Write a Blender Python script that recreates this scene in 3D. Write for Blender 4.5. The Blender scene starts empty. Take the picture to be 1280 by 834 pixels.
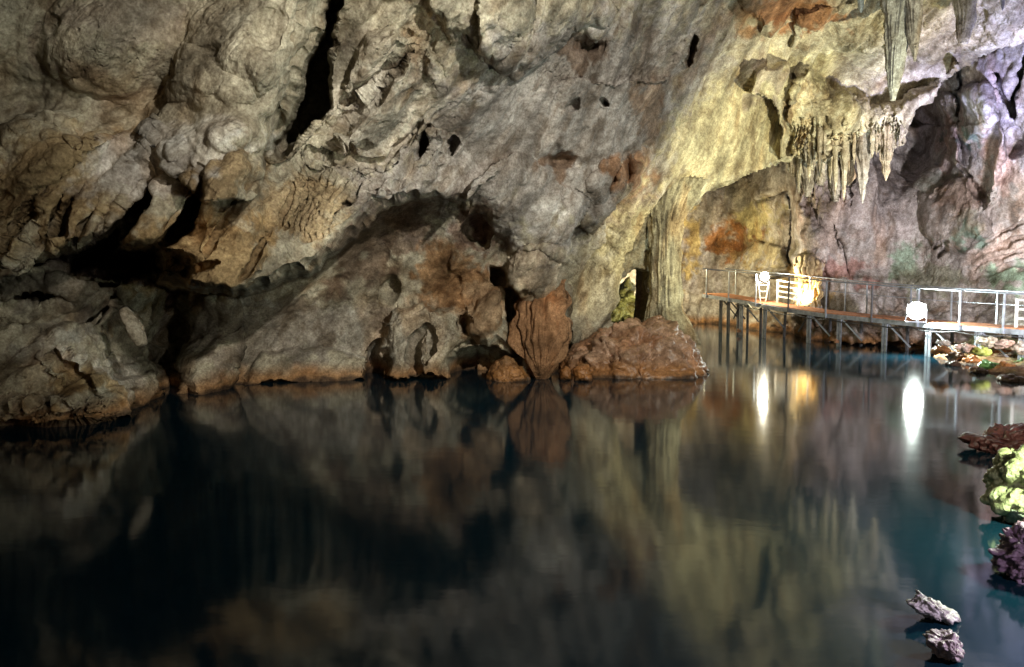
import bpy, math, random
import numpy as np
random.seed(4)
C = bpy.context.scene
# ------------------------------------------------------------------ world, view
w = bpy.data.worlds.new("World"); C.world = w; w.use_nodes = True
nt = w.node_tree
sky = nt.nodes.new('ShaderNodeTexSky'); sky.sky_type = 'NISHITA'; sky.sun_disc = False
sky.sun_elevation = math.radians(12); sky.sun_rotation = math.radians(200)
bg = nt.nodes['Background']; bg.inputs[1].default_value = 0.010
nt.links.new(sky.outputs[0], bg.inputs[0])
C.view_settings.view_transform = 'Standard'; C.view_settings.look = 'None'
C.view_settings.exposure = 0.22; C.view_settings.gamma = 1.0
C.render.engine = 'CYCLES'
C.cycles.use_denoising = True
C.cycles.max_bounces = 5; C.cycles.diffuse_bounces = 3; C.cycles.glossy_bounces = 3
C.cycles.sample_clamp_indirect = 4.0
C.cycles.caustics_reflective = False; C.cycles.caustics_refractive = False

# ------------------------------------------------------------------ camera
CZ = 3.0; PITCH = math.atan(75/1000.0); F = 1000.0
cam = bpy.data.cameras.new('camera'); cam.sensor_width = 36; cam.lens = 36*F/1280; cam.clip_end = 500; cam.clip_start = .1
co = bpy.data.objects.new('camera', cam); C.collection.objects.link(co)
co.location = (0, 0, CZ); co.rotation_euler = (math.pi/2-PITCH, 0, 0); C.camera = co
cp, sp = math.cos(PITCH), math.sin(PITCH)
def rays(px, py):
    a = (np.asarray(px, float)-640)/F; b = (417-np.asarray(py, float))/F
    return a+0*b, cp+sp*b+0*a, -sp+cp*b+0*a
def at(px, py, d):
    rx, ry, rz = rays(px, py); t = d/ry
    return np.stack([rx*t, ry*t, CZ+rz*t], -1)
def dwl(px, py):                       # distance at which the sight line meets the water
    rx, ry, rz = rays(px, py); return float(CZ/(-rz)*ry)
def ppm(d): return F/d

# ------------------------------------------------------------------ noise
_r = np.random.RandomState(7)
_perm = _r.permutation(256).astype(np.int32); _perm = np.concatenate([_perm, _perm, _perm])
_g = _r.normal(size=(256, 3)); _g = (_g/np.linalg.norm(_g, axis=1)[:, None]).astype(np.float32)
def perlin(x, y, z):
    x = np.asarray(x, np.float32); y = np.asarray(y, np.float32); z = np.asarray(z, np.float32)
    xi = np.floor(x).astype(np.int32); yi = np.floor(y).astype(np.int32); zi = np.floor(z).astype(np.int32)
    xf, yf, zf = x-xi, y-yi, z-zi
    u, v, s = [q*q*q*(q*(q*6-15)+10) for q in (xf, yf, zf)]
    def gr(a, b, c):
        h = _perm[_perm[_perm[(xi+a) & 255]+((yi+b) & 255)]+((zi+c) & 255)]
        g = _g[h]
        return g[..., 0]*(xf-a)+g[..., 1]*(yf-b)+g[..., 2]*(zf-c)
    x00 = gr(0,0,0)*(1-u)+gr(1,0,0)*u; x10 = gr(0,1,0)*(1-u)+gr(1,1,0)*u
    x01 = gr(0,0,1)*(1-u)+gr(1,0,1)*u; x11 = gr(0,1,1)*(1-u)+gr(1,1,1)*u
    return ((x00*(1-v)+x10*v)*(1-s)+(x01*(1-v)+x11*v)*s)*1.6
def fbm(p, f, octv=4, gain=.5, off=0.):
    o = 0; a = 1
    for k in range(octv):
        o = o+a*perlin(p[..., 0]*f+off+k*7.3, p[..., 1]*f+k*3.1, p[..., 2]*f-off); a *= gain; f *= 2.03
    return o
def billow(p, f, octv=3, gain=.5, off=0.):      # rounded lobes parted by sharp creases
    o = 0; a = 1
    for k in range(octv):
        o = o+a*(np.abs(perlin(p[..., 0]*f+off+k*5.3, p[..., 1]*f+k*9.1, p[..., 2]*f-off))*2-.5); a *= gain; f *= 2.1
    return o
def worley(p, f, off=0):
    q = (p*f+off).astype(np.float32); i = np.floor(q).astype(np.int32); fr = q-i
    best = np.full(q.shape[:-1], 9., np.float32)
    for a in (-1,0,1):
        for b in (-1,0,1):
            for c in (-1,0,1):
                h = _perm[_perm[_perm[(i[..., 0]+a) & 255]+((i[..., 1]+b) & 255)]+((i[..., 2]+c) & 255)]
                dx = a+(_g[h, 0]*.45+.5)-fr[..., 0]; dy = b+(_g[h, 1]*.45+.5)-fr[..., 1]; dz = c+(_g[h, 2]*.45+.5)-fr[..., 2]
                best = np.minimum(best, dx*dx+dy*dy+dz*dz)
    return np.sqrt(best)
def sm(x, a, b):
    t = np.clip((x-a)/(b-a), 0, 1); return t*t*(3-2*t)

# ------------------------------------------------------------------ plane geometry helpers (for tracing outlines)
def inpoly(X, Y, poly):
    ins = np.zeros(X.shape, bool); n = len(poly); j = n-1
    for i in range(n):
        xi, yi = poly[i]; xj, yj = poly[j]
        if yi != yj:
            c = ((yi > Y) != (yj > Y)) & (X < (xj-xi)*(Y-yi)/(yj-yi)+xi); ins ^= c
        j = i
    return ins
def dline(X, Y, line):
    best = np.full(X.shape, 1e9); tt = np.zeros(X.shape); n = len(line)-1
    for i in range(n):
        ax, ay = line[i][:2]; bx, by = line[i+1][:2]
        vx, vy = bx-ax, by-ay; L = vx*vx+vy*vy+1e-9
        t = np.clip(((X-ax)*vx+(Y-ay)*vy)/L, 0, 1)
        d = np.hypot(X-ax-t*vx, Y-ay-t*vy)
        m = d < best; best = np.where(m, d, best); tt = np.where(m, i+t, tt)
    return best, tt
class Sculpt:
    def __init__(s, X, Y, D): s.X, s.Y, s.D = X, Y, D
    def box(s, pts, pad):
        xs = [p[0] for p in pts]; ys = [p[1] for p in pts]
        r = np.where((s.Y[:, 0] > min(ys)-pad) & (s.Y[:, 0] < max(ys)+pad))[0]
        c = np.where((s.X[0] > min(xs)-pad) & (s.X[0] < max(xs)+pad))[0]
        if len(r) == 0 or len(c) == 0: return None
        return slice(r[0], r[-1]+1), slice(c[0], c[-1]+1)
    def ledge(s, line, close, amp, r, L):       # rock stands out by amp behind the traced edge and fades over L
        b = s.box(line+close, 5)
        if b is None: return
        X, Y = s.X[b], s.Y[b]
        i = inpoly(X, Y, line+close); d, _ = dline(X, Y, line)
        t = np.clip(d/r, 0, 1); pr = np.sqrt(np.clip(1-(1-t)**2, 0, 1))
        s.D[b] -= np.where(i, amp*pr*(1-sm(d, r, L)), 0)
    def front(s, line, close, ctrl, r, L):      # inside the traced edge the rock takes the distances of its own front surface
        b = s.box(line+close, 5); X, Y = s.X[b], s.Y[b]
        i = inpoly(X, Y, line+close); d, _ = dline(X, Y, line)
        t = np.clip(d/r, 0, 1); w_ = np.where(i, np.sqrt(np.clip(1-(1-t)**2, 0, 1))*(1-sm(d, L*.35, L)), 0)
        s.D[b] = s.D[b]*(1-w_)+np.minimum(tps(ctrl)(X, Y), s.D[b])*w_
    def lobe(s, poly, amp, r):
        s.ledge(poly+[poly[0]], [], amp, r, 1e9)
    def ell(s, cx, cy, rx, ry, amp, rot=0, soft=False):
        R = max(rx, ry)*(3 if soft else 1)
        b = s.box([(cx-R, cy-R), (cx+R, cy+R)], 2)
        if b is None: return
        a = math.radians(rot); dx = s.X[b]-cx; dy = s.Y[b]-cy
        u = (dx*math.cos(a)+dy*math.sin(a))/rx; v = (-dx*math.sin(a)+dy*math.cos(a))/ry; q = u*u+v*v
        s.D[b] -= amp*np.exp(-q*1.2) if soft else amp*np.sqrt(np.clip(1-q, 0, 1))
    def groove(s, line, depth):                 # line = [(x, y, halfwidth)]
        wmax = max(p[2] for p in line); b = s.box(line, wmax+4)
        if b is None: return
        d, t = dline(s.X[b], s.Y[b], line)
        wd = np.interp(t, range(len(line)), [p[2] for p in line])
        s.D[b] += depth*np.sqrt(np.clip(1-(d/wd)**2, 0, 1))*np.clip(wd/wmax*1.5, 0, 1)

def tps(ctrl):
    P = np.array([(c[0]/500., c[1]/500.) for c in ctrl]); z = np.log([c[2] for c in ctrl]); n = len(P)
    def U(r2): return .5*r2*np.log(r2+1e-9)
    K = U(((P[:, None]-P[None])**2).sum(-1))+np.eye(n)*2e-3
    A = np.zeros((n+3, n+3)); A[:n, :n] = K; A[:n, n] = 1; A[:n, n+1:] = P; A[n, :n] = 1; A[n+1:, :n] = P.T
    s = np.linalg.solve(A, np.concatenate([z, [0, 0, 0]]))
    def f(X, Y):
        x, y = X/500., Y/500.; o = s[n]+s[n+1]*x+s[n+2]*y
        for i in range(n): o = o+s[i]*U((x-P[i, 0])**2+(y-P[i, 1])**2)
        return np.exp(o)
    return f

# ------------------------------------------------------------------ scene helpers
def link(o): C.collection.objects.link(o); return o
def tag(o, label=None, cat=None, group=None, kind=None):
    if label: o['label'] = label
    if cat: o['category'] = cat
    if group: o['group'] = group
    if kind: o['kind'] = kind
    return o
def thing(name, label, cat, loc=(0,0,0), group=None):
    o = bpy.data.objects.new(name, None); o.location = loc; o.empty_display_size = .2; link(o)
    return tag(o, label, cat, group)
def mesh_np(name, V, Q, mat, col=None, parent=None, smooth=True, origin=None):
    V = np.asarray(V, np.float32)
    if origin is None: origin = (0, 0, 0)
    V = V-np.asarray(origin, np.float32)
    Q = np.asarray(Q, np.int32); k = Q.shape[1]
    me = bpy.data.meshes.new(name)
    me.vertices.add(len(V)); me.vertices.foreach_set('co', V.ravel())
    me.loops.add(Q.size); me.loops.foreach_set('vertex_index', Q.ravel())
    me.polygons.add(len(Q)); me.polygons.foreach_set('loop_start', np.arange(0, Q.size, k, dtype=np.int32))
    me.polygons.foreach_set('loop_total', np.full(len(Q), k, np.int32))
    me.polygons.foreach_set('use_smooth', np.full(len(Q), smooth))
    me.update(calc_edges=True); me.validate()
    if col is not None:
        at_ = me.color_attributes.new('Col', 'FLOAT_COLOR', 'POINT')
        c4 = np.ones((len(V), 4), np.float32); c4[:, :3] = col; at_.data.foreach_set('color', c4.ravel())
    me.materials.append(mat)
    o = bpy.data.objects.new(name, me); o.location = origin; link(o)
    if parent is not None:
        o.parent = parent; o.location = np.asarray(origin)-np.asarray(parent.location)
    return o

# ------------------------------------------------------------------ materials
def rock_mat(name, bump=.6, flute=0.0, wet=False, dip=None):
    m = bpy.data.materials.new(name); m.use_nodes = True; n = m.node_tree.nodes; l = m.node_tree.links
    bs = n['Principled BSDF']; bs.inputs['Roughness'].default_value = .42 if wet else .82
    bs.inputs['Specular IOR Level'].default_value = .5 if wet else .25
    geo = n.new('ShaderNodeNewGeometry'); at_ = n.new('ShaderNodeAttribute'); at_.attribute_name = 'Col'
    def noise(sc, det=6, rough=.6, vec=None, dist=0):
        t = n.new('ShaderNodeTexNoise'); t.inputs['Scale'].default_value = sc; t.inputs['Detail'].default_value = det
        t.inputs['Roughness'].default_value = rough; t.inputs['Distortion'].default_value = dist
        l.new(vec or geo.outputs['Position'], t.inputs['Vector']); return t.outputs['Fac']
    def ramp(fac, a, b, ca, cb):
        r = n.new('ShaderNodeValToRGB'); r.color_ramp.elements[0].position = a; r.color_ramp.elements[1].position = b
        r.color_ramp.elements[0].color = (*ca, 1); r.color_ramp.elements[1].color = (*cb, 1); l.new(fac, r.inputs[0]); return r.outputs[0]
    def mul(a, b):
        x = n.new('ShaderNodeMix'); x.data_type = 'RGBA'; x.blend_type = 'MULTIPLY'; x.inputs[0].default_value = 1
        l.new(a, x.inputs[6]); l.new(b, x.inputs[7]); return x.outputs[2]
    c = mul(at_.outputs['Color'], ramp(noise(.9, 9, .65, dist=.6), .32, .68, (.50, .44, .38), (1.35, 1.38, 1.4)))
    c = mul(c, ramp(noise(5.5, 8, .7), .33, .66, (.62, .58, .54), (1.3, 1.3, 1.3)))
    c = mul(c, ramp(noise(20, 3, .6), .36, .62, (.72, .7, .68), (1.15, 1.15, 1.15)))
    l.new(c, bs.inputs['Base Color'])
    def madd(a, k, b=None):
        x = n.new('ShaderNodeMath'); x.operation = 'MULTIPLY_ADD'; l.new(a, x.inputs[0]); x.inputs[1].default_value = k
        if b is not None: l.new(b, x.inputs[2])
        else: x.inputs[2].default_value = 0
        return x.outputs[0]
    h = madd(noise(2.6, 8, .62, dist=.4), .13)
    h = madd(noise(14, 4, .6), .03, h)
    vo = n.new('ShaderNodeTexVoronoi'); vo.inputs['Scale'].default_value = 9; l.new(geo.outputs['Position'], vo.inputs['Vector'])
    h = madd(vo.outputs['Distance'], .02, h)
    v2 = n.new('ShaderNodeTexVoronoi'); v2.inputs['Scale'].default_value = 5.5; l.new(geo.outputs['Position'], v2.inputs['Vector'])
    pm = n.new('ShaderNodeMapRange'); pm.inputs['From Min'].default_value = .05; pm.inputs['From Max'].default_value = .2; l.new(v2.outputs['Distance'], pm.inputs['Value'])
    h = madd(pm.outputs[0], .035, h)
    if dip is not None:
        for sc, k in (((.9, 1.5, 6.0), .10), ((2.2, 3, 17.), .035)):
            r1 = n.new('ShaderNodeMapping'); r1.inputs['Rotation'].default_value = (0, math.radians(dip), 0); l.new(geo.outputs['Position'], r1.inputs['Vector'])
            mp = n.new('ShaderNodeMapping'); mp.inputs['Scale'].default_value = sc; l.new(r1.outputs[0], mp.inputs['Vector'])
            h = madd(noise(1, 4, .6, vec=mp.outputs[0], dist=.3), k, h)
    if flute:
        mp = n.new('ShaderNodeMapping'); mp.inputs['Scale'].default_value = (9, 9, .7); l.new(geo.outputs['Position'], mp.inputs['Vector'])
        h = madd(noise(1, 4, .6, vec=mp.outputs[0]), .12*flute, h)
    b = n.new('ShaderNodeBump'); b.inputs['Distance'].default_value = 1.0
    rg = n.new('ShaderNodeMapRange'); rg.inputs['From Min'].default_value = .40; rg.inputs['From Max'].default_value = .58; rg.inputs['To Min'].default_value = .22*bump; rg.inputs['To Max'].default_value = min(1, 1.25*bump)
    l.new(noise(.33, 4, .6, dist=.5), rg.inputs['Value']); l.new(rg.outputs[0], b.inputs['Strength'])
    l.new(h, b.inputs['Height']); l.new(b.outputs[0], bs.inputs['Normal'])
    return m
def plain(name, col, rough=.5, metal=0, var=.25, sc=6., emit=None, es=0):
    m = bpy.data.materials.new(name); m.use_nodes = True; n = m.node_tree.nodes; l = m.node_tree.links
    bs = n['Principled BSDF']; bs.inputs['Roughness'].default_value = rough; bs.inputs['Metallic'].default_value = metal
    t = n.new('ShaderNodeTexNoise'); t.inputs['Scale'].default_value = sc; t.inputs['Detail'].default_value = 6
    g = n.new('ShaderNodeNewGeometry'); l.new(g.outputs['Position'], t.inputs['Vector'])
    r = n.new('ShaderNodeValToRGB'); r.color_ramp.elements[0].position = .35; r.color_ramp.elements[1].position = .65
    r.color_ramp.elements[0].color = (*[c*(1-var) for c in col], 1); r.color_ramp.elements[1].color = (*[min(1, c*(1+var)) for c in col], 1)
    l.new(t.outputs['Fac'], r.inputs[0]); l.new(r.outputs[0], bs.inputs['Base Color'])
    if emit: bs.inputs['Emission Color'].default_value = (*emit, 1); bs.inputs['Emission Strength'].default_value = es
    return m
M_ROCK = rock_mat('limestone', .8); M_WALL = rock_mat('streaked limestone', .8, dip=52); M_FAR = rock_mat('draped limestone', .8, dip=84); M_FLOW = rock_mat('flowstone', .8, 1.0); M_WET = rock_mat('wet rock', .8, 0, True)
M_STEEL = plain('galvanised steel', (.30, .33, .38), .45, .6); M_RUST = plain('rusty steel', (.28, .14, .07), .7)
M_DARK = plain('weathered dark steel', (.07, .07, .075), .6); M_WHITE = plain('dulled white paint', (.42, .42, .39), .5, 0, .06)
M_PLANK = plain('red brown deck boards', (.36, .15, .07), .7, 0, .35, 9); M_CABLE = plain('black rubber cable', (.02, .02, .022), .5)
M_PALECABLE = plain('pale cable', (.5, .48, .35), .5)
M_LAMPW = plain('lit lamp glass', (.9, .9, .85), .3, emit=(.95, 1, .92), es=60)
M_LAMPY = plain('lit warm lamp glass', (.9, .9, .8), .3, emit=(1, .95, .75), es=30)

# ------------------------------------------------------------------ rock surface detail
def detail(P, px, fine=1.0):
    """displacement in metres along the outward normal"""
    x, z = P[..., 0], P[..., 2]
    # flutes run up to the right on the left vault, upright further right
    ang = np.interp(px, [-400, 300, 620, 800, 1300], [42, 48, 52, 66, 84])*np.pi/180
    al = x*np.cos(ang)+z*np.sin(ang); ac = -x*np.sin(ang)+z*np.cos(ang)
    wv = fbm(P, .45, 3, off=3)[..., None]*.55
    A = np.stack([al*.20, P[..., 1]*.30, ac*.85], -1)+wv*np.array([.25, .3, .6])
    m1 = sm(fbm(P, .16, 2, off=11), -.3, .4)
    d = .24*fbm(P, .17, 2, off=5)+.12*fbm(P, .55, 3, off=2)
    d = d+.38*(.35+.65*m1)*billow(A, .62, 2)
    A2 = np.stack([al*.42, P[..., 1]*.6, ac*1.9], -1)+wv*.5
    d = d+.13*billow(A2, 1.05, 2, off=4)*(.5+.5*m1)
    m2 = sm(fbm(P, .35, 2, off=31), .0, .5)
    d = d+.06*m2*(.6-worley(P, 2.6))
    B = np.stack([al*.9, P[..., 1]*1.4, ac*5.0], -1)
    m3 = sm(fbm(P, .3, 2, off=51), -.15, .35)
    d = d+.042*m3*billow(B+fbm(P, 1.2, 2)[..., None]*.6, 1., 2, off=9)
    G = np.stack([al*1.4, P[..., 1]*2, ac*10.0], -1)
    m4 = sm(fbm(P, .4, 2, off=57), -.1, .3)
    d = d+.014*m4*billow(G+fbm(P, 1.6, 2)[..., None]*.9, 1., 2, off=19)
    d = d+.020*fbm(P, 4.5, 3, .62, off=6)*fine
    pk = fbm(P, 1.3, 2, off=71); d = d-.10*sm(pk, .5, .75)
    return d

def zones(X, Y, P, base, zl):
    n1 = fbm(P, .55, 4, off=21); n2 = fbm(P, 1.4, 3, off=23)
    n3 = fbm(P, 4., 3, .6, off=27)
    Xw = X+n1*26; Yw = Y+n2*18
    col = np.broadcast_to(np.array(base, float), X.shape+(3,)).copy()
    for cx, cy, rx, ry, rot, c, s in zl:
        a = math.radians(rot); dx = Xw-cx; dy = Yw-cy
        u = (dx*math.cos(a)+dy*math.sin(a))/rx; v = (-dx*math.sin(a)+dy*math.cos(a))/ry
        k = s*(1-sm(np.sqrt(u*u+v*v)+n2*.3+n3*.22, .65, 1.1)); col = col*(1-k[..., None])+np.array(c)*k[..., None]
    aa = np.interp(X, [-400, 300, 620, 800, 1300], [42, 48, 52, 66, 86])*np.pi/180
    al = P[..., 0]*np.cos(aa)+P[..., 2]*np.sin(aa); ac = -P[..., 0]*np.sin(aa)+P[..., 2]*np.cos(aa)
    sk = fbm(np.stack([al*.35, P[..., 1]*.4, ac*1.7], -1)+n1[..., None]*.25, 1., 4, .6, off=61)
    col = col*(1+.42*np.clip(sk*1.2, -1, 1))[..., None]
    dk = sm(fbm(np.stack([al*.6, P[..., 1]*.6, ac*1.3], -1)+n1[..., None]*.4, 1., 4, .6, off=67), .28, .6)[..., None]*.6
    col = col*(1-dk)+col*np.array([.42, .34, .26])*dk
    # iron staining in streaks
    k = sm(fbm(P*np.array([1, 1, .35]), .8, 3, off=41), .3, .85)*.4
    col = col*(1-k[..., None])+col*np.array([1.05, .72, .45])*k[..., None]
    # tide mark
    z = P[..., 2]; zz = z+n2*.12+n1*.1
    k = (1-sm(zz, .12, .6))*.8; col = col*(1-k[..., None])+np.array([.34, .16, .05])*k[..., None]
    k = (1-sm(zz, .03, .16))*.8; col = col*(1-k[..., None])+np.array([.035, .025, .02])*k[..., None]
    return np.clip(col, .01, .8)

def sheet(name, xs, ys, ctrl, sculpt, cut, zl, base, mat, thick, calm=(), pop=()):
    X, Y = np.meshgrid(xs, ys)
    n = fbm(np.stack([X/60, Y/60, 0*X], -1), 1., 3)
    n2 = fbm(np.stack([X/60, Y/60, 0*X+9.5], -1), 1., 3)
    f3 = fbm(np.stack([X/16, Y/16, 0*X+3], -1), 1., 2); f4 = fbm(np.stack([X/16, Y/16, 0*X+23], -1), 1., 2)
    Xw, Yw = X+n*8+f3*3, Y+n2*8+f4*3                  # traced edges come out ragged
    D = tps(ctrl)(X, Y)
    S = SculptW(X, Y, Xw, Yw, D); sculpt(S)
    P = at(X, Y, D)
    def normals(P):
        gy = np.gradient(P, axis=0); gx = np.gradient(P, axis=1); N = np.cross(gx, gy)
        N /= np.linalg.norm(N, axis=-1, keepdims=True)+1e-9
        rd = P-np.array([0, 0, CZ]); s = np.sign((N*rd).sum(-1)); N *= -s[..., None]; return N
    N = normals(P)
    # soften normals so that the detail is not torn at the steep edges
    for _ in range(3):
        N[1:-1, 1:-1] = (N[1:-1, 1:-1]*2+N[:-2, 1:-1]+N[2:, 1:-1]+N[1:-1, :-2]+N[1:-1, 2:])/6
    N /= np.linalg.norm(N, axis=-1, keepdims=True)+1e-9
    am = np.ones(X.shape)
    for cx, cy, rx, ry, rot, k in calm:
        a = math.radians(rot); dx = Xw-cx; dy = Yw-cy
        q = np.hypot((dx*math.cos(a)+dy*math.sin(a))/rx, (-dx*math.sin(a)+dy*math.cos(a))/ry); am = am*(k+(1-k)*sm(q, .6, 1.2))
    gd = np.hypot(np.gradient(D, axis=0)/np.maximum(np.gradient(Y, axis=0), .1), np.gradient(D, axis=1)/np.maximum(np.gradient(X, axis=1), .1))
    st = gd.copy()
    for _ in range(4): st[1:-1, 1:-1] = np.maximum(st[1:-1, 1:-1]*.9, (st[:-2, 1:-1]+st[2:, 1:-1]+st[1:-1, :-2]+st[1:-1, 2:])/4)
    am = am*(1-.75*sm(st, .10, .35))
    dt = detail(P, X)*am
    for cx, cy, rx, ry, rot, k in pop:
        a = math.radians(rot); dx = Xw-cx; dy = Yw-cy
        q = np.hypot((dx*math.cos(a)+dy*math.sin(a))/rx, (-dx*math.sin(a)+dy*math.cos(a))/ry)
        dt = dt+k*(1-sm(q, .7, 1.1))*(.55-worley(P, 3.4)+.5*(.5-worley(P, 7.5, 5)))
    P = P+N*dt[..., None]
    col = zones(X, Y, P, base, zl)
    ny, nx = X.shape
    kill = cut(Xw, Yw)
    keepv = ~kill
    idx = np.arange(ny*nx).reshape(ny, nx)
    kf = keepv[:-1, :-1] & keepv[1:, :-1] & keepv[:-1, 1:] & keepv[1:, 1:]
    Q = np.stack([idx[:-1, :-1], idx[1:, :-1], idx[1:, 1:], idx[:-1, 1:]], -1)[kf]
    # rim: every open edge is carried back into the rock
    E = np.concatenate([Q[:, [0, 1]], Q[:, [1, 2]], Q[:, [2, 3]], Q[:, [3, 0]]])
    key = np.minimum(E[:, 0], E[:, 1]).astype(np.int64)*(ny*nx)+np.maximum(E[:, 0], E[:, 1])
    u, inv, cnt = np.unique(key, return_inverse=True, return_counts=True)
    B = E[cnt[inv] == 1]
    Pf = P.reshape(-1, 3); Cf = col.reshape(-1, 3)
    used = np.unique(Q); bv = np.unique(B)
    gx_ = X.ravel(); gy_ = Y.ravel()                       # the open edges are smoothed along their run so that no grid steps show
    free = bv[(gx_[bv] > X.min()+1) & (gx_[bv] < X.max()-1) & (gy_[bv] > Y.min()+1) & (gy_[bv] < Y.max()-1)]
    for _ in range(10):
        acc = np.zeros_like(Pf); c_ = np.zeros(len(Pf)); np.add.at(acc, B[:, 0], Pf[B[:, 1]]); np.add.at(acc, B[:, 1], Pf[B[:, 0]]); np.add.at(c_, B[:, 0], 1); np.add.at(c_, B[:, 1], 1)
        Pf[free] = .5*Pf[free]+.5*acc[free]/np.maximum(c_[free], 1)[:, None]
    V = [Pf[used]]; CC = [Cf[used]]; remap = np.full(ny*nx, -1); remap[used] = np.arange(len(used)); Qs = [remap[Q]]
    rd = Pf[bv]-np.array([0, 0, CZ]); rd /= np.linalg.norm(rd, axis=1)[:, None]; prev = remap.copy(); cnt_v = len(used)
    steps = 8
    cen = np.zeros(3)
    for k in range(1, steps+1):
        q = Pf[bv]+rd*(np.where((X.ravel()[bv] < 820) & (Y.ravel()[bv] > 320), .5, thick))[:, None]*k/steps
        q = q+(fbm(q, 1.2, 3)[:, None]*.25+fbm(q, 4, 2)[:, None]*.05)*np.array([.7, 0, -.7])*min(1, k/2)
        V.append(q); CC.append(Cf[bv]); cur = np.full(ny*nx, -1); cur[bv] = cnt_v+np.arange(len(bv)); cnt_v += len(bv)
        Qs.append(np.stack([prev[B[:, 1]], prev[B[:, 0]], cur[B[:, 0]], cur[B[:, 1]]], -1)); prev = cur
    return mesh_np(name, np.concatenate(V), np.concatenate(Qs), mat, np.concatenate(CC))
class SculptW(Sculpt):
    """tools see warped coordinates, boxes use the true ones"""
    def __init__(s, X, Y, Xw, Yw, D):
        s.X0, s.Y0, s.Xw, s.Yw, s.D = X, Y, Xw, Yw, D
        s.X = _V(X, Xw); s.Y = _V(Y, Yw)
class _V:
    def __init__(s, true, warped): s.t, s.w = true, warped
    def __getitem__(s, k):
        if isinstance(k, tuple) and isinstance(k[0], slice) and isinstance(k[1], slice) and k[0].start is not None: return s.w[k]
        return s.t[k]
def axis(a, b, step, lo, hi, cs):
    return np.concatenate([np.arange(lo, a, cs), np.arange(a, b, step), np.arange(b, hi+cs, cs)])
#@@PART2
STEP = 1.5
# ------------------------------------------------------------------ the cave wall and vault on the left
def W(x, y): return (x, y, dwl(x, y))
ctrlM = [(-500,520,13),(-500,200,10),(-500,-150,8),(-500,-520,7),(-200,300,14.0),(-150,0,11.5),(0,-520,13),(500,-520,14),(900,-520,15),(1300,-520,15),(1750,-520,11),
 (1750,-100,18),(1400,-80,24),(0,-150,13.5),(400,-150,15),(800,-150,18),(1100,-150,21),
 W(0,517),W(100,514),(0,380,17.6),(0,250,15.6),(0,100,13.8),(0,0,12.8),(150,0,13.5),(200,150,15),(150,340,18.2),(230,420,22.3),W(240,490),W(300,480),(300,350,20.6),
 (300,200,16.2),(400,60,16),(400,250,18.3),(400,380,22.6),W(400,475),W(560,472),(560,380,23.2),(500,290,21.2),(500,150,17.6),(560,0,16.2),(650,100,19),(620,220,20.6),
 (640,330,23.3),W(650,468),(700,420,24.6),(760,430,26.0),(850,430,26.6),(720,250,23),(780,300,26),(800,120,22.5),(740,0,19),(870,40,22.5),(880,150,25.5),(850,260,27),(800,380,26.8),
 (930,190,28),(985,190,31),(1040,150,31.5),(1100,160,32),(950,80,26.5),(1050,90,31),(1000,20,25.5),(1100,50,28),(1180,90,30),(1180,0,26),(1280,20,25),(1000,-60,22),(850,600,26),(300,600,22),(0,600,17)]
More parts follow.
